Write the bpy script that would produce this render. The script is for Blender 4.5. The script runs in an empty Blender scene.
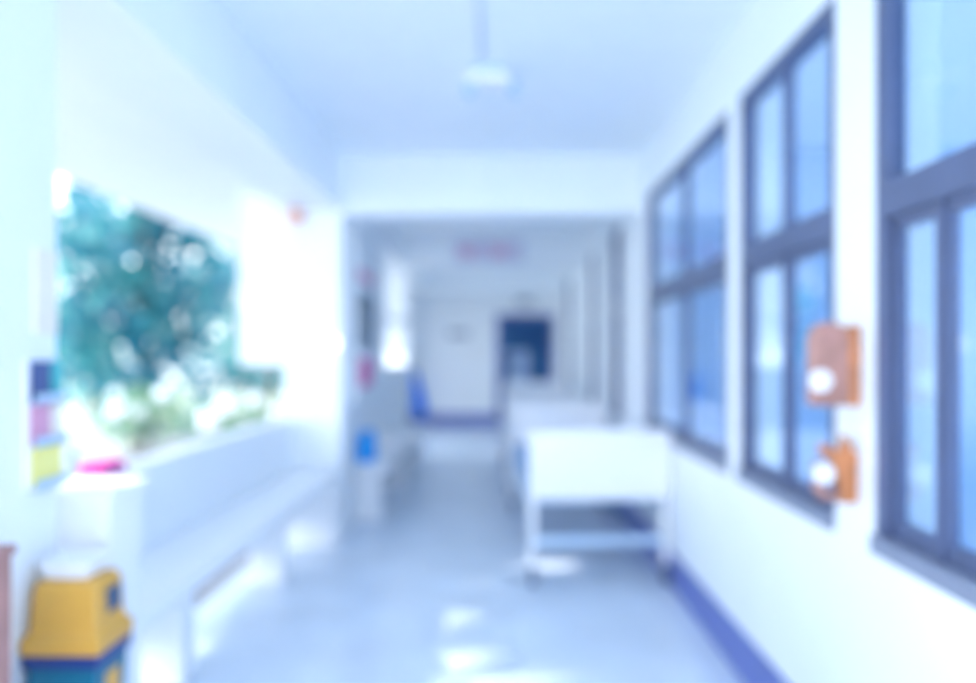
import bpy, bmesh, math, random
import numpy as np
from mathutils import Vector, Matrix
random.seed(7)
S = bpy.context.scene
C = S.collection
PI = math.pi

# ------------------------------------------------------------------ camera
cd = bpy.data.cameras.new('camera')
cam = bpy.data.objects.new('camera', cd)
C.objects.link(cam)
cam.location = (0, 0, 1.4)
cam.rotation_euler = (PI/2, 0, 0)
cd.sensor_width = 36
cd.lens = 700/976*36
cd.shift_x = -12/976
cd.shift_y = 11.5/976
cd.clip_end = 300
cd.clip_start = 0.02
cd.dof.use_dof = True
cd.dof.focus_distance = 0.75
cd.dof.aperture_fstop = 1.0
S.camera = cam

# ------------------------------------------------------------------ sky and sun
w = bpy.data.worlds.new('sky')
S.world = w
w.use_nodes = True
nt = w.node_tree
bg = nt.nodes['Background']
tc = nt.nodes.new('ShaderNodeTexCoord')
sx = nt.nodes.new('ShaderNodeSeparateXYZ')
cr = nt.nodes.new('ShaderNodeValToRGB')
nt.links.new(tc.outputs['Generated'], sx.inputs[0])
nt.links.new(sx.outputs['Z'], cr.inputs[0])
nt.links.new(cr.outputs[0], bg.inputs['Color'])
cr.color_ramp.elements[0].color = (0.95, 0.97, 1.0, 1)
cr.color_ramp.elements[1].color = (0.66, 0.80, 1.0, 1)
bg.inputs['Strength'].default_value = 2.6

sd = bpy.data.lights.new('sun', 'SUN')
sun = bpy.data.objects.new('sun', sd)
C.objects.link(sun)
sun.location = (-12, -3, 9)
trav = Vector((1.35, 0.35, -1.0))
sun.rotation_euler = trav.to_track_quat('-Z', 'Y').to_euler()
sd.energy = 5.0
sd.color = (1.0, 0.97, 0.93)
sd.angle = math.radians(0.8)

S.view_settings.view_transform = 'Standard'
S.view_settings.look = 'None'
S.view_settings.gamma = 1
S.view_settings.use_curve_mapping = False
S.view_settings.exposure = 1.02
S.cycles.max_bounces = 12
S.cycles.diffuse_bounces = 8
S.cycles.glossy_bounces = 4
S.cycles.transparent_max_bounces = 16
S.cycles.sample_clamp_indirect = 10

# ------------------------------------------------------------------ helpers
def mat(name, col, rough=0.6, metal=0.0, var=0.04, scale=6.0, spec=0.5, emit=None, bump=0.0):
    m = bpy.data.materials.new(name)
    m.use_nodes = True
    n = m.node_tree.nodes; l = m.node_tree.links
    p = n['Principled BSDF']
    p.inputs['Roughness'].default_value = rough
    p.inputs['Metallic'].default_value = metal
    p.inputs['Specular IOR Level'].default_value = spec
    t = n.new('ShaderNodeTexCoord')
    z = n.new('ShaderNodeTexNoise')
    z.inputs['Scale'].default_value = scale
    z.inputs['Detail'].default_value = 4
    l.new(t.outputs['Object'], z.inputs['Vector'])
    r = n.new('ShaderNodeValToRGB')
    r.color_ramp.elements[0].position = 0.3
    r.color_ramp.elements[1].position = 0.7
    r.color_ramp.elements[0].color = tuple(max(0, c*(1-var)) for c in col) + (1,)
    r.color_ramp.elements[1].color = tuple(min(1, c*(1+var)) for c in col) + (1,)
    l.new(z.outputs['Fac'], r.inputs[0])
    l.new(r.outputs[0], p.inputs['Base Color'])
    if bump:
        b = n.new('ShaderNodeBump')
        b.inputs['Strength'].default_value = bump
        b.inputs['Distance'].default_value = 0.01
        l.new(z.outputs['Fac'], b.inputs['Height'])
        l.new(b.outputs[0], p.inputs['Normal'])
    if emit:
        p.inputs['Emission Color'].default_value = (1, 1, 1, 1)
        p.inputs['Emission Strength'].default_value = emit
    return m

def glass_mat():
    m = bpy.data.materials.new('window glass')
    m.use_nodes = True
    n = m.node_tree.nodes; l = m.node_tree.links
    n.remove(n['Principled BSDF'])
    out = n['Material Output']
    tr = n.new('ShaderNodeBsdfTransparent'); tr.inputs[0].default_value = (0.73, 0.83, 0.91, 1)
    gl = n.new('ShaderNodeBsdfGlossy'); gl.inputs[0].default_value = (0.95, 0.97, 1, 1)
    gl.inputs['Roughness'].default_value = 0.02
    geo = n.new('ShaderNodeNewGeometry')
    dot = n.new('ShaderNodeVectorMath'); dot.operation = 'DOT_PRODUCT'
    l.new(geo.outputs['Incoming'], dot.inputs[0]); l.new(geo.outputs['Normal'], dot.inputs[1])
    def mth(op, a, b=None):
        q = n.new('ShaderNodeMath'); q.operation = op
        for k, v in enumerate((a, b)):
            if v is None: continue
            if isinstance(v, (int, float)): q.inputs[k].default_value = v
            else: l.new(v, q.inputs[k])
        return q.outputs[0]
    c5 = mth('POWER', mth('SUBTRACT', 1.0, mth('ABSOLUTE', dot.outputs['Value'])), 4.0)
    refl = mth('ADD', mth('MULTIPLY', c5, 0.88), 0.11)
    mx = n.new('ShaderNodeMixShader')
    l.new(refl, mx.inputs[0]); l.new(tr.outputs[0], mx.inputs[1]); l.new(gl.outputs[0], mx.inputs[2])
    l.new(mx.outputs[0], out.inputs[0])
    return m

def leaf_mat(name, c1, c2, rough=0.16, trans=0.4):
    m = bpy.data.materials.new(name)
    m.use_nodes = True
    n = m.node_tree.nodes; l = m.node_tree.links
    p = n['Principled BSDF']; out = n['Material Output']
    p.inputs['Roughness'].default_value = rough
    t = n.new('ShaderNodeTexCoord'); z = n.new('ShaderNodeTexNoise'); z.inputs['Scale'].default_value = 1.2
    l.new(t.outputs['Object'], z.inputs['Vector'])
    r = n.new('ShaderNodeValToRGB')
    r.color_ramp.elements[0].position = 0.35; r.color_ramp.elements[1].position = 0.65
    r.color_ramp.elements[0].color = c1 + (1,); r.color_ramp.elements[1].color = c2 + (1,)
    l.new(z.outputs['Fac'], r.inputs[0]); l.new(r.outputs[0], p.inputs['Base Color'])
    tl = n.new('ShaderNodeBsdfTranslucent'); l.new(r.outputs[0], tl.inputs[0])
    mx = n.new('ShaderNodeMixShader'); mx.inputs[0].default_value = trans
    l.new(p.outputs[0], mx.inputs[1]); l.new(tl.outputs[0], mx.inputs[2]); l.new(mx.outputs[0], out.inputs[0])
    return m

def link(name, bm, m, parent=None, bevel=0.0, smooth=False):
    me = bpy.data.meshes.new(name)
    bmesh.ops.recalc_face_normals(bm, faces=bm.faces)
    bm.to_mesh(me); bm.free()
    if smooth:
        for f in me.polygons: f.use_smooth = True
    me.materials.append(m)
    o = bpy.data.objects.new(name, me)
    C.objects.link(o)
    if parent: o.parent = parent
    if bevel:
        b = o.modifiers.new('bevel', 'BEVEL'); b.width = bevel; b.segments = 3; b.limit_method = 'ANGLE'
    return o

def box(bm, x0, x1, y0, y1, z0, z1):
    v = [bm.verts.new((x, y, z)) for x in (x0, x1) for y in (y0, y1) for z in (z0, z1)]
    for q in ((0,1,3,2),(4,6,7,5),(0,4,5,1),(2,3,7,6),(0,2,6,4),(1,5,7,3)):
        bm.faces.new([v[i] for i in q])
    return v

def boxes(*L):
    bm = bmesh.new()
    for b in L: box(bm, *b)
    return bm

def tube(bm, pts, r, seg=10, r1=None, cap=True):
    pts = [Vector(p) for p in pts]
    rings = []
    n = len(pts)
    for i, p in enumerate(pts):
        d = (pts[min(i+1, n-1)] - pts[max(i-1, 0)]).normalized()
        a = d.orthogonal().normalized() if abs(d.z) < 0.99 else Vector((1, 0, 0))
        b = d.cross(a).normalized(); a = b.cross(d).normalized()
        rr = r if r1 is None else r + (r1-r)*i/(n-1)
        rings.append([bm.verts.new(p + a*rr*math.cos(2*PI*k/seg) + b*rr*math.sin(2*PI*k/seg)) for k in range(seg)])
    for i in range(n-1):
        for k in range(seg):
            bm.faces.new((rings[i][k], rings[i][(k+1) % seg], rings[i+1][(k+1) % seg], rings[i+1][k]))
    if cap:
        bm.faces.new(rings[0][::-1]); bm.faces.new(rings[-1])

def lathe(bm, prof, c=(0, 0, 0), axis='z', seg=24):
    c = Vector(c); rings = []
    for r, h in prof:
        ring = []
        for k in range(seg):
            a = 2*PI*k/seg
            u, v = r*math.cos(a), r*math.sin(a)
            q = {'z': (u, v, h), 'y': (u, h, v), 'x': (h, u, v)}[axis]
            ring.append(bm.verts.new(c + Vector(q)))
        rings.append(ring)
    for i in range(len(rings)-1):
        for k in range(seg):
            bm.faces.new((rings[i][k], rings[i][(k+1) % seg], rings[i+1][(k+1) % seg], rings[i+1][k]))
    bm.faces.new(rings[0][::-1]); bm.faces.new(rings[-1])

def prism(bm, outline, h, axis='y', at=0.0):
    """outline of 2-D points, thick h along axis"""
    A, B = [], []
    for u, v in outline:
        for lst, d in ((A, at), (B, at+h)):
            q = {'y': (u, d, v), 'x': (d, u, v), 'z': (u, v, d)}[axis]
            lst.append(bm.verts.new(q))
    n = len(A)
    bm.faces.new(A[::-1]); bm.faces.new(B)
    for i in range(n):
        bm.faces.new((A[i], A[(i+1) % n], B[(i+1) % n], B[i]))

def tag(o, label, cat, group=None, kind=None):
    o['label'] = label; o['category'] = cat
    if group: o['group'] = group
    if kind: o['kind'] = kind
    return o

def thing(name, label, cat, loc=(0, 0, 0), rz=0, group=None):
    o = bpy.data.objects.new(name, None)
    C.objects.link(o); o.location = loc; o.rotation_euler = (0, 0, rz)
    o.empty_display_size = 0.1
    return tag(o, label, cat, group)

def struct(name, bm, m, label, cat, parent=None, bevel=0.0):
    o = link(name, bm, m, parent, bevel)
    o['kind'] = 'structure'
    if parent is None: o['label'] = label; o['category'] = cat
    return o

def dup(root, loc, rz, label):
    r = root.copy(); C.objects.link(r); r.location = loc; r.rotation_euler = (0, 0, rz); r['label'] = label
    for ch in list(root.children):
        c = ch.copy(); C.objects.link(c); c.parent = r
        for g in list(ch.children):
            d = g.copy(); C.objects.link(d); d.parent = c
    return r

# ------------------------------------------------------------------ materials
M = {}
M['wall'] = mat('white wall paint', (0.85, 0.895, 0.94), 0.55, var=0.015, scale=3)
M['ceil'] = mat('ceiling paint', (0.85, 0.905, 0.95), 0.8, var=0.015)
M['floor'] = mat('polished cement floor', (0.70, 0.785, 0.89), 0.24, var=0.07, scale=2.2, spec=0.6)
M['skirt'] = mat('blue violet skirting paint', (0.13, 0.18, 0.50), 0.4)
M['frame'] = mat('slate window frame', (0.085, 0.115, 0.22), 0.35, var=0.08)
M['sill'] = mat('grey sill paint', (0.22, 0.26, 0.36), 0.4)
M['glass'] = glass_mat()
M['room'] = mat('blue room paint', (0.29, 0.46, 0.68), 0.7)
M['curtain'] = leaf_mat('pale curtain cloth', (0.66, 0.80, 0.95), (0.72, 0.84, 0.96), 0.8, 0.65)
M['white'] = mat('white enamel', (0.88, 0.90, 0.93), 0.3, var=0.01)
M['steel'] = mat('pale blue steel', (0.50, 0.66, 0.84), 0.3, var=0.02)
M['rubber'] = mat('grey blue rubber', (0.12, 0.17, 0.28), 0.6)
M['mattress'] = mat('blue vinyl mattress', (0.25, 0.45, 0.75), 0.5)
M['dark'] = mat('dark blue metal', (0.05, 0.10, 0.20), 0.5)
M['yellow'] = mat('yellow plastic', (0.72, 0.39, 0.07), 0.35, var=0.05)
M['navy'] = mat('navy plastic', (0.02, 0.05, 0.22), 0.4)
M['teal'] = mat('teal plastic', (0.005, 0.15, 0.25), 0.4)
M['wood'] = mat('orange brown wood', (0.52, 0.20, 0.08), 0.4, var=0.25, scale=14)
M['wood2'] = mat('rosy brown wood', (0.40, 0.21, 0.18), 0.45, var=0.2, scale=14)
M['brown'] = mat('brown cabinet wood', (0.42, 0.22, 0.20), 0.5, var=0.2, scale=10)
M['magenta'] = mat('magenta cloth', (0.80, 0.10, 0.42), 0.8)
M['red'] = mat('red print', (0.75, 0.18, 0.28), 0.7)
M['rose'] = mat('rose print', (0.72, 0.36, 0.52), 0.7)
M['ypaper'] = mat('yellow print', (0.92, 0.85, 0.30), 0.7)
M['cream'] = mat('cream paper', (0.86, 0.80, 0.70), 0.8)
M['dprint'] = mat('dark blue print', (0.08, 0.12, 0.28), 0.7)
M['tprint'] = mat('teal print', (0.08, 0.45, 0.48), 0.7)
M['cyan'] = mat('bright blue cloth', (0.0, 0.36, 0.90), 0.7)
M['royal'] = mat('royal blue nylon', (0.0, 0.24, 1.0), 0.6)
M['grey'] = mat('grey plate', (0.35, 0.40, 0.48), 0.5)
M['lamp'] = mat('sun spot glow', (0.95, 0.95, 0.95), 0.4, emit=1.2)  # glowing white, imitates the sunlit spot on the bench column
M['grass'] = mat('lawn', (0.27, 0.31, 0.26), 0.9, var=0.3, scale=1.5)
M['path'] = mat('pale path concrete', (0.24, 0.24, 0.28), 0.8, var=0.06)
M['bark'] = mat('tree bark', (0.10, 0.08, 0.07), 0.9, var=0.3)
M['leaf'] = leaf_mat('teal green leaves', (0.06, 0.30, 0.38), (0.14, 0.44, 0.40))
M['leafd'] = leaf_mat('deep green leaves', (0.02, 0.16, 0.26), (0.05, 0.26, 0.28))
M['leafy'] = leaf_mat('yellow green leaves', (0.16, 0.36, 0.22), (0.42, 0.54, 0.34))

# ------------------------------------------------------------------ setting
XR = 1.045      # corridor face of the right wall
XI = -1.17      # corridor face of the left columns
ZC = 2.86
YE = 13.6
# ground outside and floor
struct('ground', boxes((-60, -1.66, -20, 70, -0.3, -0.12)), M['grass'], 'sunlit green lawn beyond the parapet', 'lawn')
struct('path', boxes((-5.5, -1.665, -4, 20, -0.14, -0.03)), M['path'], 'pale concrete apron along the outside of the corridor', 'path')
struct('floor', boxes((-1.66, 5.3, -4, YE+4.3, -0.2, 0)), M['floor'], 'pale glossy blue grey cement corridor floor', 'floor')
struct('ceiling', boxes((-1.3, 5.3, -4, YE+4.3, ZC, ZC+0.2)), M['ceil'], 'pale ceiling of the corridor', 'ceiling')
struct('ceiling_overhang', boxes((-3.0, -1.3, -4, YE+0.2, 2.6, 2.8)), M['wall'], 'white roof overhang outside the corridor beam', 'ceiling')
struct('beam_left', boxes((-1.6, XI, -4, YE, 2.47, ZC)), M['wall'], 'long white beam running over the open side', 'beam')
bys = (1.67, 5.18, 8.5, 11.8)
lab = {5.18: 'nearest white cross beam under the ceiling', 8.5: 'second white cross beam carrying the red lettered sign',
       11.8: 'farthest cross beam before the end wall', 1.67: 'cross beam overhead'}
for y in bys[1:]:
    struct('ceiling_beam', boxes((XI, XR, y, y+0.25, 2.43, ZC)), M['wall'], lab[y], 'beam')
# columns
struct('column', boxes((-1.6, -1.2, 1.25, 1.90, 0, 2.47)), M['wall'], 'broad white column cut by the photo edge beside the yellow bin', 'column', bevel=0.008)
struct('column', boxes((-1.6, XI, 5.18, 5.52, 0, 2.47)), M['wall'], 'white column at the far end of the concrete bench', 'column', bevel=0.008)
struct('column', boxes((-1.6, XI, -2.1, -1.75, 0, 2.47)), M['wall'], 'white column behind the viewpoint', 'column')
# parapets
struct('wall_left', boxes((-1.65, -1.53, 1.93, 5.18, 0.2, 0.92)), M['wall'], 'low white parapet with sunlit top behind the bench', 'wall', bevel=0.006)
struct('wall_left', boxes((-1.65, -1.53, -1.75, 1.25, 0.0, 0.92)), M['wall'], 'low parapet beside the viewpoint', 'wall')
# enclosed left wall of the second and third bays
struct('wall_left', boxes((-1.6, -1.22, 5.95, 7.45, 0, 2.46), (-1.5, -1.22, 5.53, 5.95, 0, 1.0), (-1.5, -1.22, 7.45, 9.25, 0, 1.25), (-1.6, -1.22, 9.25, 9.35, 0, 2.46),
       (-1.4, -1.32, 7.45, 9.25, 1.76, 1.84)),
       M['wall'], 'pale wall with posters beyond the bench column', 'wall')
struct('wall_left', boxes((-2.0, -1.8, 9.36, 12.4, 2.45, 2.6), (-2.0, -1.8, 12.4, YE, 0, 2.6)) ,
       M['wall'], 'far left wall with bright openings near the end wall', 'wall')
# end wall with doorway
struct('wall_back', boxes((-2.0, 0.0, YE, YE+0.15, 0, ZC), (0.97, XR+0.2, YE, YE+0.15, 0, ZC), (0, 0.97, YE, YE+0.15, 2.08, ZC)),
       M['wall'], 'white end wall of the corridor with a dark doorway', 'wall')
struct('baseboard_back', boxes((-1.8, -0.06, YE-0.025, YE, 0, 0.22)), M['skirt'], 'blue skirting along the end wall', 'skirting')
d1 = struct('door_1', boxes((-0.07, 0.0, YE-0.03, YE+0.15, 0, 2.15), (0.97, 1.03, YE-0.03, YE+0.15, 0, 2.15), (0.0, 0.97, YE-0.03, YE+0.15, 2.08, 2.15)),
       M['skirt'], 'blue framed dark doorway in the end wall', 'door')
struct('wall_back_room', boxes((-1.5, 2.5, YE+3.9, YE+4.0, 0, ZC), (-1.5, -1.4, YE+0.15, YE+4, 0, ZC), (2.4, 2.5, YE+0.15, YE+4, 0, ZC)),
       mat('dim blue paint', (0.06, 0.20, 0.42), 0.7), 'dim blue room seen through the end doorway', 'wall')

# right wall: opening list (y0, y1, mullions, curtain)
wins = [(0.10, 1.955, (0.9, 1.69), False), (2.18, 3.06, (2.61,), False), (3.20, 4.99, (4.04,), False),
        (6.02, 6.50, (), True), (7.70, 8.15, (), True), (10.2, 10.9, (), True)]
Z0, Z1 = 0.85, 2.52
pieces = [(XR, XR+0.18, -4, YE, 0, Z0), (XR, XR+0.18, -4, YE, Z1, ZC)]
prev = -4
for y0, y1, _, _ in wins:
    pieces.append((XR, XR+0.18, prev, y0, Z0, Z1)); prev = y1
pieces.append((XR, XR+0.18, prev, YE, Z0, Z1))
struct('wall_right', boxes(*pieces), M['wall'], 'white wall under and between the dark framed windows', 'wall')
struct('baseboard_right', boxes((XR-0.012, XR, -4, YE, 0, 0.20)), M['skirt'], 'blue violet skirting along the window wall', 'skirting')

wl = ['nearest dark framed window, cut by the right photo edge', 'narrow dark framed window behind the wooden wall boxes',
      'wide dark framed window beside the first bed', 'narrow curtained window beside the second bed',
      'narrow curtained window, between the second and the farthest bed', 'farthest narrow curtained window near the end wall']
def window(i, y0, y1, mull, cur):
    fx0, fx1 = XR+0.004, XR+0.060
    f = 0.055
    far = 0.05
    w = struct('window_%d' % (i+1), boxes((fx0, fx1, y0, y0+f, Z0, Z1), (fx0, fx1, y1-far, y1, Z0, Z1),
        (fx0, fx1, y0+f, y1-far, Z1-0.05, Z1), (fx0, fx1, y0+f, y1-far, 1.77, 1.865)), M['frame'], wl[i], 'window')
    def part(name, bm, m):
        o = link(name, bm, m, w); o['kind'] = 'structure'; return o
    part('window_sill', boxes((XR-0.015, fx1, y0+0.005, y1-0.005, Z0-0.004, Z0+0.045)), M['sill'])
    ys = [y0+f] + list(mull) + [y1-far]
    for a in mull:
        part('mullion', boxes((fx0+0.01, fx1-0.012, a-0.014, a+0.014, Z0+0.045, 1.77)), M['frame'])
    mid = (mull[len(mull)//2] if i else 0.9) if mull else None
    if mid: part('mullion', boxes((fx0+0.01, fx1-0.012, mid-0.014, mid+0.014, 1.865, Z1-0.05)), M['frame'])
    for a, b in zip(ys[:-1], ys[1:]):
        s = 0.015
        a2, b2 = a+0.014, b-0.014
        sash = part('sash', boxes((fx0+0.02, fx0+0.045, a2, a2+s, Z0+0.045, 1.77), (fx0+0.02, fx0+0.045, b2-s, b2, Z0+0.045, 1.77),
            (fx0+0.02, fx0+0.045, a2+s, b2-s, Z0+0.045, Z0+0.045+0.05), (fx0+0.02, fx0+0.045, a2+s, b2-s, 1.735, 1.77)), M['frame'])
        g = link('pane', boxes((fx0+0.03, fx0+0.034, a2+s, b2-s, Z0+0.095, 1.735)), M['glass'], sash); g['kind'] = 'structure'
    if mid is None:
        part('pane', boxes((fx0+0.03, fx0+0.034, y0+f, y1-far, 1.865, Z1-0.05)), M['glass']); return
    g = part('pane', boxes((fx0+0.03, fx0+0.034, y0+f, mid-0.022, 1.865, Z1-0.05)), M['glass'])
    g = part('pane', boxes((fx0+0.03, fx0+0.034, mid+0.022, y1-far, 1.865, Z1-0.05)), M['glass'])
for i, (a, b, m_, c_) in enumerate(wins):
    window(i, a, b, m_, c_)

def curtain(y0, y1, z0, z1, x, label, m='curtain'):
    n = max(8, int((y1-y0)/0.02)); bm = bmesh.new()
    A = []
    for side in (0, 0.006):
        A.append([(bm.verts.new((x+side+0.02*math.sin(k*0.9), y0+(y1-y0)*k/n, z0)), bm.verts.new((x+side+0.02*math.sin(k*0.9), y0+(y1-y0)*k/n, z1))) for k in range(n+1)])
    for k in range(n):
        for P in A:
            bm.faces.new((P[k][0], P[k+1][0], P[k+1][1], P[k][1]))
    o = link('curtain', bm, M[m], smooth=True)
    tag(o, label, 'curtain', 'curtains inside the windows')
    return o
for (a, b, _, c), lb in zip(wins[3:], ('pale blue curtain drawn behind the narrow window beside the second bed', 'pale blue curtain behind the middle one of the narrow far windows',
                                       'pale blue curtain behind the farthest narrow window')):
    curtain(a-0.1, b+0.1, 0.7, 2.6, XR+0.22, lb)
curtain(3.75, 4.2, 0.7, 2.6, XR+0.24, 'gathered pale curtain behind the window beside the first bed')
curtain(1.52, 1.80, 0.7, 2.6, XR+0.24, 'gathered pale curtain behind the nearest window')

# ward behind the windows
ww = [(5.1, 5.3, -4, 5.06, 0, 0.9), (5.1, 5.3, -4, 5.06, 2.6, ZC), (XR+0.18, 5.1, 5.0, 5.06, 0, ZC), (5.1, 5.3, 5.06, YE, 0, 0.3)]
for y in (-4, -1.2, 1.6, 4.5):
    ww.append((5.1, 5.3, y, y+0.3, 0.9, 2.6))
for y in (7.5, 10.4, YE-0.3):
    ww.append((5.1, 5.3, y, y+0.2, 0.3, ZC))
struct('wall_ward', boxes(*ww), M['room'], 'blue inner walls of the ward behind the windows', 'wall')

# ------------------------------------------------------------------ concrete bench
b = thing('concrete_bench', 'long white bench built against the sunlit parapet', 'bench', (0, 2.18, 0))
link('seat', boxes((-1.525, XI, 0.01, 2.99, 0.485, 0.55)), M['white'], b, bevel=0.006)
for y in (0.75, 2.08):
    link('support', boxes((-1.525, -1.33, y, y+0.12, 0, 0.485)), M['white'], b)
link('support', boxes((-1.525, -1.20, 2.88, 2.98, 0, 0.485)), M['white'], b)

b = thing('concrete_bench', 'pale bench along the poster wall beyond the column', 'bench', (0, 5.75, 0))
link('seat', boxes((-1.21, -0.93, 0, 3.4, 0.42, 0.48)), M['white'], b, bevel=0.006)
for y in (0.1, 1.6, 3.1):
    link('support', boxes((-1.21, -1.0, y, y+0.1, 0, 0.42)), M['white'], b)

# ------------------------------------------------------------------ hospital beds
def make_bed(label):
    t = thing('hospital_bed', label, 'bed', group='white hospital beds along the window wall')
    W = 0.43
    def board(y):
        bm = bmesh.new(); out = []
        for cx, cz, a0 in ((W-0.03, 0.906, 0), (-W+0.03, 0.906, 90), (-W+0.03, 0.556, 180), (W-0.03, 0.556, 270)):
            for k in range(6):
                a = math.radians(a0+18*k); out.append((cx+0.03*math.cos(a), cz+0.03*math.sin(a)))
        prism(bm, out, 0.03, 'y', y); return bm
    link('foot_board', board(-0.03), M['white'], t)
    link('head_board', board(1.98), M['white'], t)
    for x in (-W+0.024, W-0.024):
        for y in (0.02, 1.96):
            bm = bmesh.new(); tube(bm, [(x, y, 0.11), (x, y, 0.93)], 0.024)
            lg = link('leg', bm, M['white'], t, smooth=False)
            bm = bmesh.new()
            lathe(bm, [(0.018, -0.014), (0.048, -0.014), (0.05, 0), (0.048, 0.014), (0.018, 0.014)], (x, y-0.02, 0.05), 'x', 18)
            box(bm, x-0.02, x-0.016, y-0.03, y+0.012, 0.045, 0.115); box(bm, x+0.016, x+0.02, y-0.03, y+0.012, 0.045, 0.115)
            box(bm, x-0.02, x+0.02, y-0.03, y+0.012, 0.105, 0.115)
            link('caster', bm, M['rubber'], lg)
    link('side_rail', boxes((-W, -W+0.03, 0.04, 1.94, 0.46, 0.52)), M['steel'], t, bevel=0.004)
    link('side_rail', boxes((W-0.03, W, 0.04, 1.94, 0.46, 0.52)), M['steel'], t, bevel=0.004)
    link('platform', boxes((-W+0.03, W-0.03, 0.04, 1.94, 0.49, 0.515)), M['steel'], t)
    link('mattress', boxes((-W+0.04, W-0.04, 0.05, 1.93, 0.516, 0.61)), M['mattress'], t, bevel=0.025)
    link('crossbar', boxes((-W+0.02, W-0.02, 0.005, 0.035, 0.235, 0.29)), M['steel'], t, bevel=0.004)
    link('crossbar', boxes((-W+0.02, W-0.02, 1.945, 1.975, 0.235, 0.29)), M['steel'], t, bevel=0.004)
    bm = boxes((0.08, 0.2, 0.5, 0.75, 0.36, 0.49), (0.12, 0.15, 0.03, 0.5, 0.40, 0.43))
    tube(bm, [(0.135, 0.02, 0.415), (0.135, -0.05, 0.415), (0.135, -0.05, 0.36)], 0.012)
    link('crank', bm, M['dark'], t)
    return t
bed = make_bed('nearest white hospital bed standing against the window wall')
bed.location = (0.602, 4.23, 0); bed.rotation_euler = (0, 0, math.radians(2.4))
dup(bed, (0.50, 6.85, 0), math.radians(1.0), 'second white hospital bed, behind the nearest bed')
dup(bed, (0.50, 9.4, 0), 0, 'farthest white hospital bed, before the end doorway')

# ------------------------------------------------------------------ yellow lidded bin
t = thing('waste_bin', 'teal bin with a yellow lid standing by the near column', 'bin', (-1.095, 1.82, 0))
bm = bmesh.new()
def loft(bm, rings):
    R = [[bm.verts.new(p) for p in r] for r in rings]
    for a, b_ in zip(R[:-1], R[1:]):
        for k in range(4): bm.faces.new((a[k], a[(k+1) % 4], b_[(k+1) % 4], b_[k]))
    bm.faces.new(R[0][::-1]); bm.faces.new(R[-1])
def rect(hx, hy, z, cx=0, cy=0): return [(cx-hx, cy-hy, z), (cx+hx, cy-hy, z), (cx+hx, cy+hy, z), (cx-hx, cy+hy, z)]
loft(bm, [rect(0.07, 0.06, 0.0), rect(0.088, 0.075, 0.61)])
body = link('bin_body', bm, M['teal'], t, bevel=0.006)
bm = bmesh.new(); loft(bm, [rect(0.095, 0.08, 0.61), rect(0.098, 0.084, 0.645)])
link('rim', bm, M['navy'], t, bevel=0.004)
bm = bmesh.new(); loft(bm, [rect(0.100, 0.086, 0.645), rect(0.100, 0.086, 0.685), rect(0.084, 0.070, 0.70), rect(0.078, 0.066, 0.81), rect(0.068, 0.056, 0.825)])
lid = link('lid', bm, M['yellow'], t, bevel=0.008)
link('opening_flap', boxes((0.077, 0.086, -0.015, 0.045, 0.73, 0.79)), M['dark'], lid)
link('sticker', boxes((0.082, 0.0895, -0.03, 0.03, 0.40, 0.58)), M['yellow'], body)

bm = bmesh.new(); loft(bm, [rect(0.05, 0.045, 0), rect(0.068, 0.058, 0.045), rect(0.064, 0.054, 0.045), rect(0.048, 0.043, 0.01)])
o = link('white_tray', bm, M['white'], bevel=0.003); o.location = (-1.10, 1.82, 0.826)
tag(o, 'white tray lying on top of the yellow bin lid', 'tray')
# white lidded cabinet behind the bin
t = thing('white_cabinet', 'white cabinet with an overhanging sunlit top behind the yellow bin', 'cabinet', (-1.15, 2.05, 0))
link('body', boxes((-0.14, 0.055, -0.09, 0.09, 0.0, 0.985)), M['white'], t, bevel=0.006)
link('top', boxes((-0.155, 0.072, -0.11, 0.105, 0.985, 1.02)), M['white'], t, bevel=0.006)
link('door', boxes((-0.12, 0.04, -0.10, -0.09, 0.05, 0.95)), M['white'], t, bevel=0.003)

# brown cabinet at the photo edge
t = thing('wooden_cabinet', 'brown wooden cabinet cut by the left photo edge', 'cabinet', (-1.12, 1.42, 0))
link('body', boxes((-0.075, 0.075, -0.09, 0.08, 0.06, 0.97)), M['brown'], t, bevel=0.004)
link('top', boxes((-0.079, 0.082, -0.095, 0.085, 0.97, 0.99)), M['brown'], t, bevel=0.003)
link('plinth', boxes((-0.07, 0.065, -0.085, 0.075, 0, 0.06)), M['dark'], t)

# leaflets on the near column
def sheet(name, y0, y1, z0, z1, m, label, x=-1.2):
    o = link(name, boxes((x, x+0.006, y0, y1, z0, z1)), M[m]); tag(o, label, 'notice', 'notices on the near column'); return o
sheet('notice_sheet', 1.80, 1.89, 1.45, 1.67, 'cream', 'pale cream notice on the near column above the coloured leaflets')
t = thing('leaflet_rack', 'wall rack on the near column filled with coloured leaflets', 'rack', (-1.2, 1.84, 1.05))
link('back_plate', boxes((0, 0.008, -0.075, 0.06, 0, 0.33)), M['white'], t)
for z in (0.0, 0.11, 0.22):
    link('pocket', boxes((0.030, 0.034, -0.075, 0.06, z, z+0.025), (0.008, 0.034, -0.075, 0.06, z, z+0.004)), M['steel'], t)
for k, (z, a, c_, m_, lb) in enumerate(((0.004, -0.07, 0.05, 'ypaper', 'yellow leaflet in the bottom pocket of the column rack'),
        (0.114, -0.07, 0.0, 'rose', 'rose red leaflet in the middle pocket of the column rack'),
        (0.224, -0.07, 0.0, 'dprint', 'dark blue leaflet in the top pocket of the column rack'),
        (0.224, 0.005, 0.055, 'tprint', 'teal leaflet in the top pocket of the column rack'),
        (0.114, 0.005, 0.055, 'cream', 'cream leaflet in the middle pocket of the column rack'))):
    o = link('leaflet', boxes((0.012, 0.018, a, c_, z, z+0.105)), M[m_]); o.location = (-1.2, 1.84, 1.05)
    tag(o, lb, 'leaflet', 'leaflets in the column rack')

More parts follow.
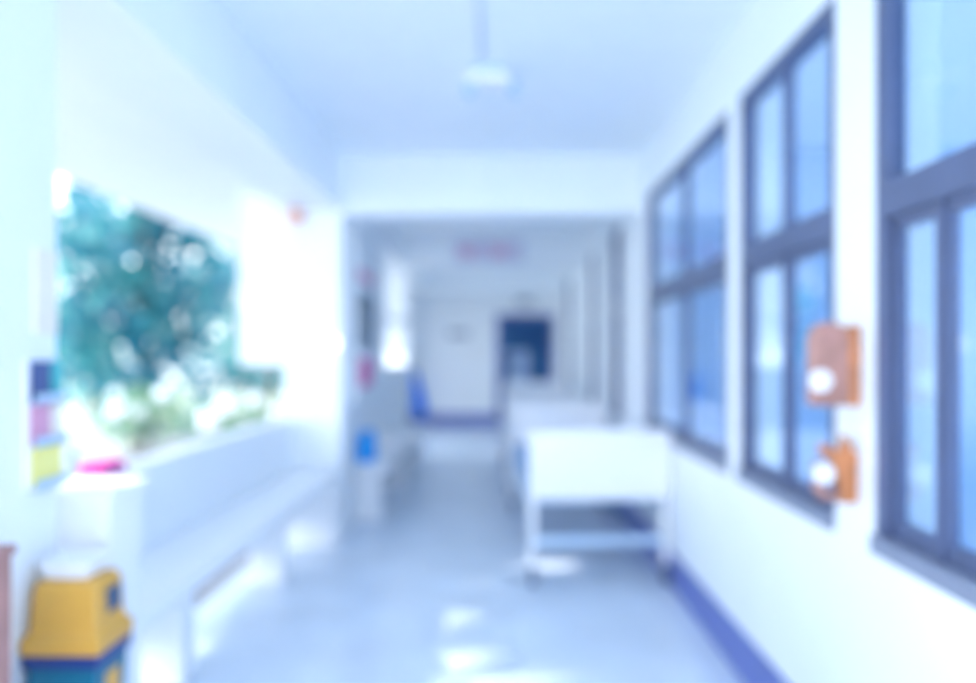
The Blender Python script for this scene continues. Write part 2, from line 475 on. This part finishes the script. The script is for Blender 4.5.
# folded magenta cloth and white cup on the parapet
bm = bmesh.new()
for k in range(4): box(bm, -0.055+0.004*k, 0.055-0.003*k, -0.09+0.005*k, 0.09-0.006*k, 0.013*k, 0.013*k+0.012)
o = link('folded_cloth', bm, M['magenta'], bevel=0.005); o.location = (-1.59, 2.80, 0.92)
tag(o, 'folded magenta cloth lying on the parapet behind the white cabinet', 'cloth')
bm = bmesh.new(); lathe(bm, [(0.045, 0), (0.06, 0.02), (0.065, 0.12), (0.06, 0.14), (0.03, 0.15)])
o = link('white_pot', bm, M['white'], smooth=True); o.location = (-1.59, 2.52, 0.92)
tag(o, 'round white pot on the parapet beside the magenta cloth', 'pot')

# ------------------------------------------------------------------ screen board beyond the bench column
t = thing('outdoor_board', 'large white board fixed outside the bench column, lower part in sun', 'board', (-1.77, 5.30, 0))
link('panel', boxes((-0.185, 0.17, -0.015, 0.015, 1.33, 2.42)), M['wall'], t)
link('frame', boxes((-0.20, -0.185, -0.025, 0.025, 1.31, 2.45), (-0.185, 0.17, -0.025, 0.025, 1.31, 1.33), (-0.185, 0.17, -0.025, 0.025, 2.42, 2.6)), M['white'], t)

# ------------------------------------------------------------------ ceiling fitting, conduit, sign
t = thing('ceiling_light', 'small white box light on the ceiling pipe', 'light', (-0.05, 3.6, ZC))
link('housing', boxes((-0.13, 0.10, -0.06, 0.06, -0.085, -0.028)), M['white'], t, bevel=0.01)
link('base_plate', boxes((-0.09, 0.07, -0.05, 0.05, -0.028, 0)), M['steel'], t)
for x in (-0.11, 0.125):
    bm = bmesh.new(); lathe(bm, [(0.02, -0.05), (0.036, 0.04), (0.034, 0.05)], (x, 0.0, -0.10), 'y', 16)
    link('lamp_head', bm, M['steel'], t, smooth=True)
bm = bmesh.new(); tube(bm, [(-0.09, -4, ZC-0.009), (-0.09, 3.53, ZC-0.009)], 0.008, 8)
tag(link('conduit', bm, M['ceil'], smooth=True), 'thin pale pipe running along the ceiling to the box light', 'pipe')
bm = bmesh.new(); tube(bm, [(-0.06, 3.67, ZC-0.009), (-0.06, 5.16, ZC-0.009), (-0.06, 5.166, ZC-0.03), (-0.06, 5.166, 2.45)], 0.007, 8)
tag(link('conduit', bm, M['ceil'], smooth=True), 'thin pale pipe from the box light down the nearest cross beam', 'pipe')
t = thing('hanging_sign', 'long sign with blurred red lettering on the second cross beam', 'sign', (-0.13, 8.5, 2.63))
link('board', boxes((-0.42, 0.42, -0.03, -0.002, -0.14, 0.14)), mat('pale sign', (0.66, 0.70, 0.84), 0.6), t)
bm = bmesh.new(); x = -0.36
while x < 0.33:
    wd = random.uniform(0.05, 0.08)
    box(bm, x, x+0.018, -0.034, -0.03, -0.07, 0.07); box(bm, x+0.018, x+wd, -0.034, -0.03, random.choice((-0.07, 0.0, 0.05)), 0.068)
    x += wd+0.025
link('lettering', bm, M['rose'], t)

bm = bmesh.new(); lathe(bm, [(0.03, 0), (0.06, 0.015), (0.065, 0.05), (0.03, 0.075)], (0, 0, 0), 'y', 20)
bmesh.ops.scale(bm, verts=bm.verts, vec=(1, -1, 1))
o = link('alarm_bell', bm, mat('pinkish enamel', (0.80, 0.45, 0.38), 0.4), smooth=True); o.location = (-1.50, 5.18, 2.40)
tag(o, 'small pinkish alarm bell high on the bench column', 'bell')
t = thing('sun_spot_disc', 'small round glowing disc standing in for a sunlit spot on the bench column', 'lamp', (-1.215, 5.18, 1.47))  # added disc, its glow stands in for a spot of sun
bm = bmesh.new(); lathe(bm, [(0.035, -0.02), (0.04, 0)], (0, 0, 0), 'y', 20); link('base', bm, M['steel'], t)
bm = bmesh.new(); lathe(bm, [(0.012, -0.085), (0.03, -0.075), (0.04, -0.05), (0.034, -0.02)], (0, 0, 0), 'y', 20); link('glow_spot', bm, M['lamp'], t, smooth=True)

# ------------------------------------------------------------------ wooden wall boxes on the near pillar
t = thing('wooden_wall_box', 'arched brown wooden wall box with a white dial, upper of the two', 'wall box', (XR, 2.055, 1.245), group='wooden boxes on the window pillar')
bm = bmesh.new(); out = [(-0.14, 0), (-0.02, 0)]
for k in range(7):
    a = math.radians(15*k); out.append((-0.075+0.055*math.cos(a), 0.18+0.065*math.sin(a)))
for k in range(7):
    a = math.radians(90+15*k); out.append((-0.095+0.045*math.cos(a), 0.19+0.055*math.sin(a)))
prism(bm, out, 0.05, 'y', -0.025); link('case', bm, M['wood2'], t, bevel=0.012)
link('back_board', boxes((-0.03, -0.001, -0.035, 0.04, 0.0, 0.235)), M['wood'], t, bevel=0.010)
bm = bmesh.new(); lathe(bm, [(0.026, -0.043), (0.032, -0.037), (0.032, -0.025)], (-0.118, 0, 0.075), 'y', 24)
link('dial', bm, M['white'], t)
bm = bmesh.new(); lathe(bm, [(0.014, -0.03), (0.016, -0.025)], (-0.085, 0, 0.20), 'y', 16); link('knob', bm, M['brown'], t)

t = thing('wooden_wall_box', 'slim orange wooden wall bracket holding a white disc, lower of the two', 'wall box', (XR, 2.06, 0.96), group='wooden boxes on the window pillar')
bm = bmesh.new()
prism(bm, [(-0.05, 0), (-0.015, 0), (-0.015, 0.16), (-0.035, 0.20), (-0.045, 0.15), (-0.10, 0.175), (-0.105, 0.15), (-0.065, 0.11), (-0.055, 0.07)], 0.04, 'y', -0.02)
link('bracket', bm, M['wood'], t, bevel=0.004)
link('back_plate', boxes((-0.015, -0.001, -0.02, 0.02, 0.0, 0.15)), M['wood'], t, bevel=0.003)
bm = bmesh.new(); lathe(bm, [(0.024, -0.042), (0.030, -0.035), (0.030, -0.02)], (-0.105, 0, 0.09), 'y', 24); link('disc', bm, M['white'], t)
link('arm', boxes((-0.105, -0.05, -0.02, 0.02, 0.01, 0.03), (-0.12, -0.095, -0.02, 0.02, 0.03, 0.12)), M['wood2'], t, bevel=0.004)
bm = boxes((XR-0.02, XR-0.001, 1.96, 2.12, 1.17, 1.205))
tag(link('white_shelf', bm, M['white'], bevel=0.004), 'thin white ledge between the two wooden wall boxes', 'shelf')

# ------------------------------------------------------------------ things on the far left side
x = -1.22
o = link('wall_poster', boxes((x, x+0.008, 6.0, 6.7, 2.03, 2.14)), M['rose']); tag(o, 'dusky rose banner strip high on the left wall past the column', 'poster', 'posters on the left wall')
o = link('wall_poster', boxes((x, x+0.008, 6.05, 6.6, 1.10, 1.36)), M['magenta']); tag(o, 'magenta poster on the left wall at eye height', 'poster', 'posters on the left wall')
o = link('wall_poster', boxes((x, x+0.008, 6.0, 6.7, 1.45, 1.95)), M['curtain']); tag(o, 'pale blue poster between the rose and magenta ones', 'poster', 'posters on the left wall')
bm = bmesh.new(); loft(bm, [rect(0.06, 0.10, 0), rect(0.065, 0.11, 0.12), rect(0.045, 0.09, 0.26)])
o = link('blue_bag', bm, M['cyan'], bevel=0.02); o.location = (-1.13, 5.95, 0.48); tag(o, 'bright blue bag on the far bench just past the column', 'bag')
bm = bmesh.new()
for k in range(3): box(bm, -0.11, 0.11-0.006*k, -0.16, 0.16-0.01*k, 0.05*k, 0.05*k+0.047)
o = link('folded_linen', bm, M['white'], bevel=0.015); o.location = (-1.07, 6.75, 0.48); tag(o, 'stack of white folded linen on the far bench', 'linen')
# folded umbrella
t = thing('blue_umbrella', 'folded royal blue umbrella leaning by the end wall', 'umbrella', (-1.54, 13.30, 0))
tp = Vector((-0.14, 0.24, 1.12)); bt = Vector((0.06, 0, 0.02))
def al(f): return bt.lerp(tp, f)
bm = bmesh.new(); tube(bm, [al(0), al(0.12)], 0.012, 8); link('tip', bm, M['dark'], t)
bm = bmesh.new(); pts = [al(0.10), al(0.25), al(0.5), al(0.8), al(0.93)]
seg = 16; rings = []
for p, r in zip(pts, (0.03, 0.115, 0.10, 0.06, 0.02)):
    rings.append([bm.verts.new(p+Vector((math.cos(2*PI*k/seg), math.sin(2*PI*k/seg), 0))*r*(1+0.18*(k % 2))) for k in range(seg)])
for a, b_ in zip(rings[:-1], rings[1:]):
    for k in range(seg): bm.faces.new((a[k], a[(k+1) % seg], b_[(k+1) % seg], b_[k]))
link('canopy', bm, M['royal'], t)
bm = bmesh.new(); tube(bm, [al(0.9), al(1.0)], 0.014, 8); link('handle', bm, M['dark'], t)
# end wall fittings
t = thing('wall_sign', 'small grey sign plate on the end wall left of the doorway', 'sign', (-0.80, YE, 1.77))
link('plate', boxes((-0.2, 0.2, -0.02, 0, -0.06, 0.06)), M['grey'], t)
t = thing('wall_clock', 'round white clock on the end wall left of the doorway', 'clock', (-0.47, YE, 1.38))
bm = bmesh.new(); lathe(bm, [(0.13, -0.04), (0.14, -0.03), (0.14, 0)], (0, 0, 0), 'y', 28); link('face', bm, M['white'], t)
link('hands', boxes((-0.006, 0.006, -0.045, -0.04, 0, 0.09), (0, 0.06, -0.045, -0.04, -0.006, 0.006)), M['dark'], t)
t = thing('door_lamp', 'small grey lamp above the end doorway', 'lamp', (0.47, YE, 2.40))
link('shade', boxes((-0.16, 0.16, -0.10, 0, -0.07, 0.05)), M['grey'], t, bevel=0.02)
link('bracket', boxes((-0.04, 0.04, -0.06, 0, 0.05, 0.12)), M['steel'], t)
t = thing('linen_trolley', 'pale linen trolley standing inside the end doorway', 'trolley', (0.34, YE+1.2, 0))
link('cover', boxes((-0.25, 0.25, -0.2, 0.2, 0.15, 1.45)), M['curtain'], t, bevel=0.05)
for x_ in (-0.2, 0.2):
    for y_ in (-0.15, 0.15):
        bm = bmesh.new(); tube(bm, [(x_, y_, 0), (x_, y_, 0.16)], 0.03); link('leg', bm, M['dark'], t)

# ------------------------------------------------------------------ garden
def foliage(name, blobs, nleaf, size, m, parent, seed, quad=1.0):
    rs = np.random.RandomState(seed)
    B = np.array(blobs, dtype=float)
    wgt = B[:, 3]**2; wgt /= wgt.sum()
    idx = rs.choice(len(B), nleaf, p=wgt)
    d = rs.normal(size=(nleaf, 3)); d /= np.linalg.norm(d, axis=1)[:, None]
    r = rs.uniform(0.45, 1.0, nleaf)**0.6
    cpt = B[idx, :3] + d*(r*B[idx, 3])[:, None]*np.array([1, 1, 0.85])
    a = rs.normal(size=(nleaf, 3)); a /= np.linalg.norm(a, axis=1)[:, None]
    b_ = np.cross(a, rs.normal(size=(nleaf, 3))); b_ /= np.linalg.norm(b_, axis=1)[:, None]
    s = rs.uniform(0.6, 1.2, nleaf)*size
    a *= s[:, None]; b_ *= (s*0.55)[:, None]
    V = np.stack([cpt-a, cpt-a*0.1+b_, cpt+a, cpt-a*0.1-b_], 1).reshape(-1, 3)
    me = bpy.data.meshes.new(name)
    me.from_pydata(V.tolist(), [], np.arange(nleaf*4).reshape(-1, 4).tolist())
    me.materials.append(m)
    o = bpy.data.objects.new(name, me); C.objects.link(o)
    if parent: o.parent = parent
    return o
def tree(x, y, h, cr_, n, size, m, label, seed, lo=0.35):
    rs = random.Random(seed)
    t = thing('garden_tree', label, 'tree', (x, y, -0.12), group='garden trees beyond the parapet')
    bm = bmesh.new()
    tube(bm, [(0, 0, 0), (0.05, 0.03, h*0.3), (0.0, 0.1, h*0.6), (0.1, 0, h*0.85)], 0.11, 10, 0.03)
    blobs = []
    for k in range(16):
        a = rs.uniform(0, 2*PI); rr = cr_*rs.uniform(0.15, 0.75); z = h*rs.uniform(lo, 0.92)
        q = 1-abs(z/h-0.6)*0.9
        blobs.append((rr*q*math.cos(a), rr*q*math.sin(a), z, cr_*rs.uniform(0.28, 0.5)))
        if k < 7: tube(bm, [(0, 0.05, h*rs.uniform(0.25, 0.5)), (blobs[-1][0], blobs[-1][1], z)], 0.06, 7, 0.02)
    link('trunk', bm, M['bark'], t)
    foliage('crown', blobs, n, size, m, t, seed)
    return t
tree(-6.7, 13.0, 5.4, 2.2, 2300, 0.17, M['leafd'], 'dark teal tree in the middle of the garden view', 31, 0.12)
tree(-10.2, 17.5, 5.8, 2.5, 1500, 0.17, M['leaf'], 'green tree behind the parapet next to the near column', 32, 0.15)
tree(-6.4, 19.5, 6.4, 2.3, 1900, 0.17, M['leaf'], 'green tree nearest the white outdoor board', 33, 0.15)
tree(-16.5, 27.0, 7.0, 3.2, 1300, 0.22, M['leafd'], 'tall dark tree at the back of the garden', 34, 0.1)
tree(-9.8, 27.0, 7.2, 3.2, 2100, 0.22, M['leafd'], 'dark tree behind the middle garden tree', 35, 0.05)
# unseen trees added beside the corridor so their leaves break the sunlight
tree(-8.9, 0.3, 10.2, 2.6, 5000, 0.16, M['leaf'], 'unseen tall tree added to shade the near floor, crown held high', 23, 0.78)
tree(-8.9, 3.4, 7.6, 2.7, 8500, 0.16, M['leaf'], 'unseen tree added left of the view, shading the corridor floor', 21, 0.45)
tree(-9.2, 9.3, 7.6, 2.3, 8000, 0.16, M['leaf'], 'unseen tree added to block sun opposite the second bay', 22, 0.5)
def bush(x, y, h, n, m, label, seed):
    rs = random.Random(seed)
    t = thing('garden_shrub', label, 'shrub', (x, y, -0.12), group='garden shrubs beyond the parapet')
    bm = bmesh.new(); bl = []
    for k in range(7):
        a = rs.uniform(0, 2*PI); p = (h*0.55*math.cos(a)*rs.random(), h*0.55*math.sin(a)*rs.random(), h*rs.uniform(0.35, 0.75))
        bl.append(p+(h*rs.uniform(0.25, 0.4),)); tube(bm, [(0, 0, 0), p], 0.02, 6, 0.008)
    link('stems', bm, M['bark'], t)
    foliage('leaves', bl, n, 0.06, m, t, seed)
    bm = bmesh.new()
    for k in range(6):
        q = Vector(bl[k][:3]) + Vector((rs.uniform(-.2, .2), rs.uniform(-.45, -.2), rs.uniform(0.0, .25)))
        bmesh.ops.create_icosphere(bm, subdivisions=2, radius=rs.uniform(0.07, 0.13), matrix=Matrix.Translation(q))
    link('blossoms', bm, M['white'], t, smooth=True)
for k, (x_, y_, h, m_, lb) in enumerate(((-3.4, 9.4, 1.0, 'leafy', 'yellow green shrub below the white outdoor board'),
        (-5.2, 10.0, 1.1, 'leafy', 'yellow green shrub, second from the board'),
        (-6.9, 9.9, 0.9, 'leaf', 'low teal shrub at the left end of the lawn'))):
    bush(x_, y_, h, 600, M[m_], lb, 40+k)
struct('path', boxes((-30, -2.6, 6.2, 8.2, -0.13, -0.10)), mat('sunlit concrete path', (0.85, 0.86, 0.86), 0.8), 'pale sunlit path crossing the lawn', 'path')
struct('wall_garden', boxes((-26, -2.6, 31, 31.2, -0.12, 1.5)), mat('white garden wall', (0.8, 0.82, 0.84), 0.7), 'white garden wall behind the trees', 'wall')
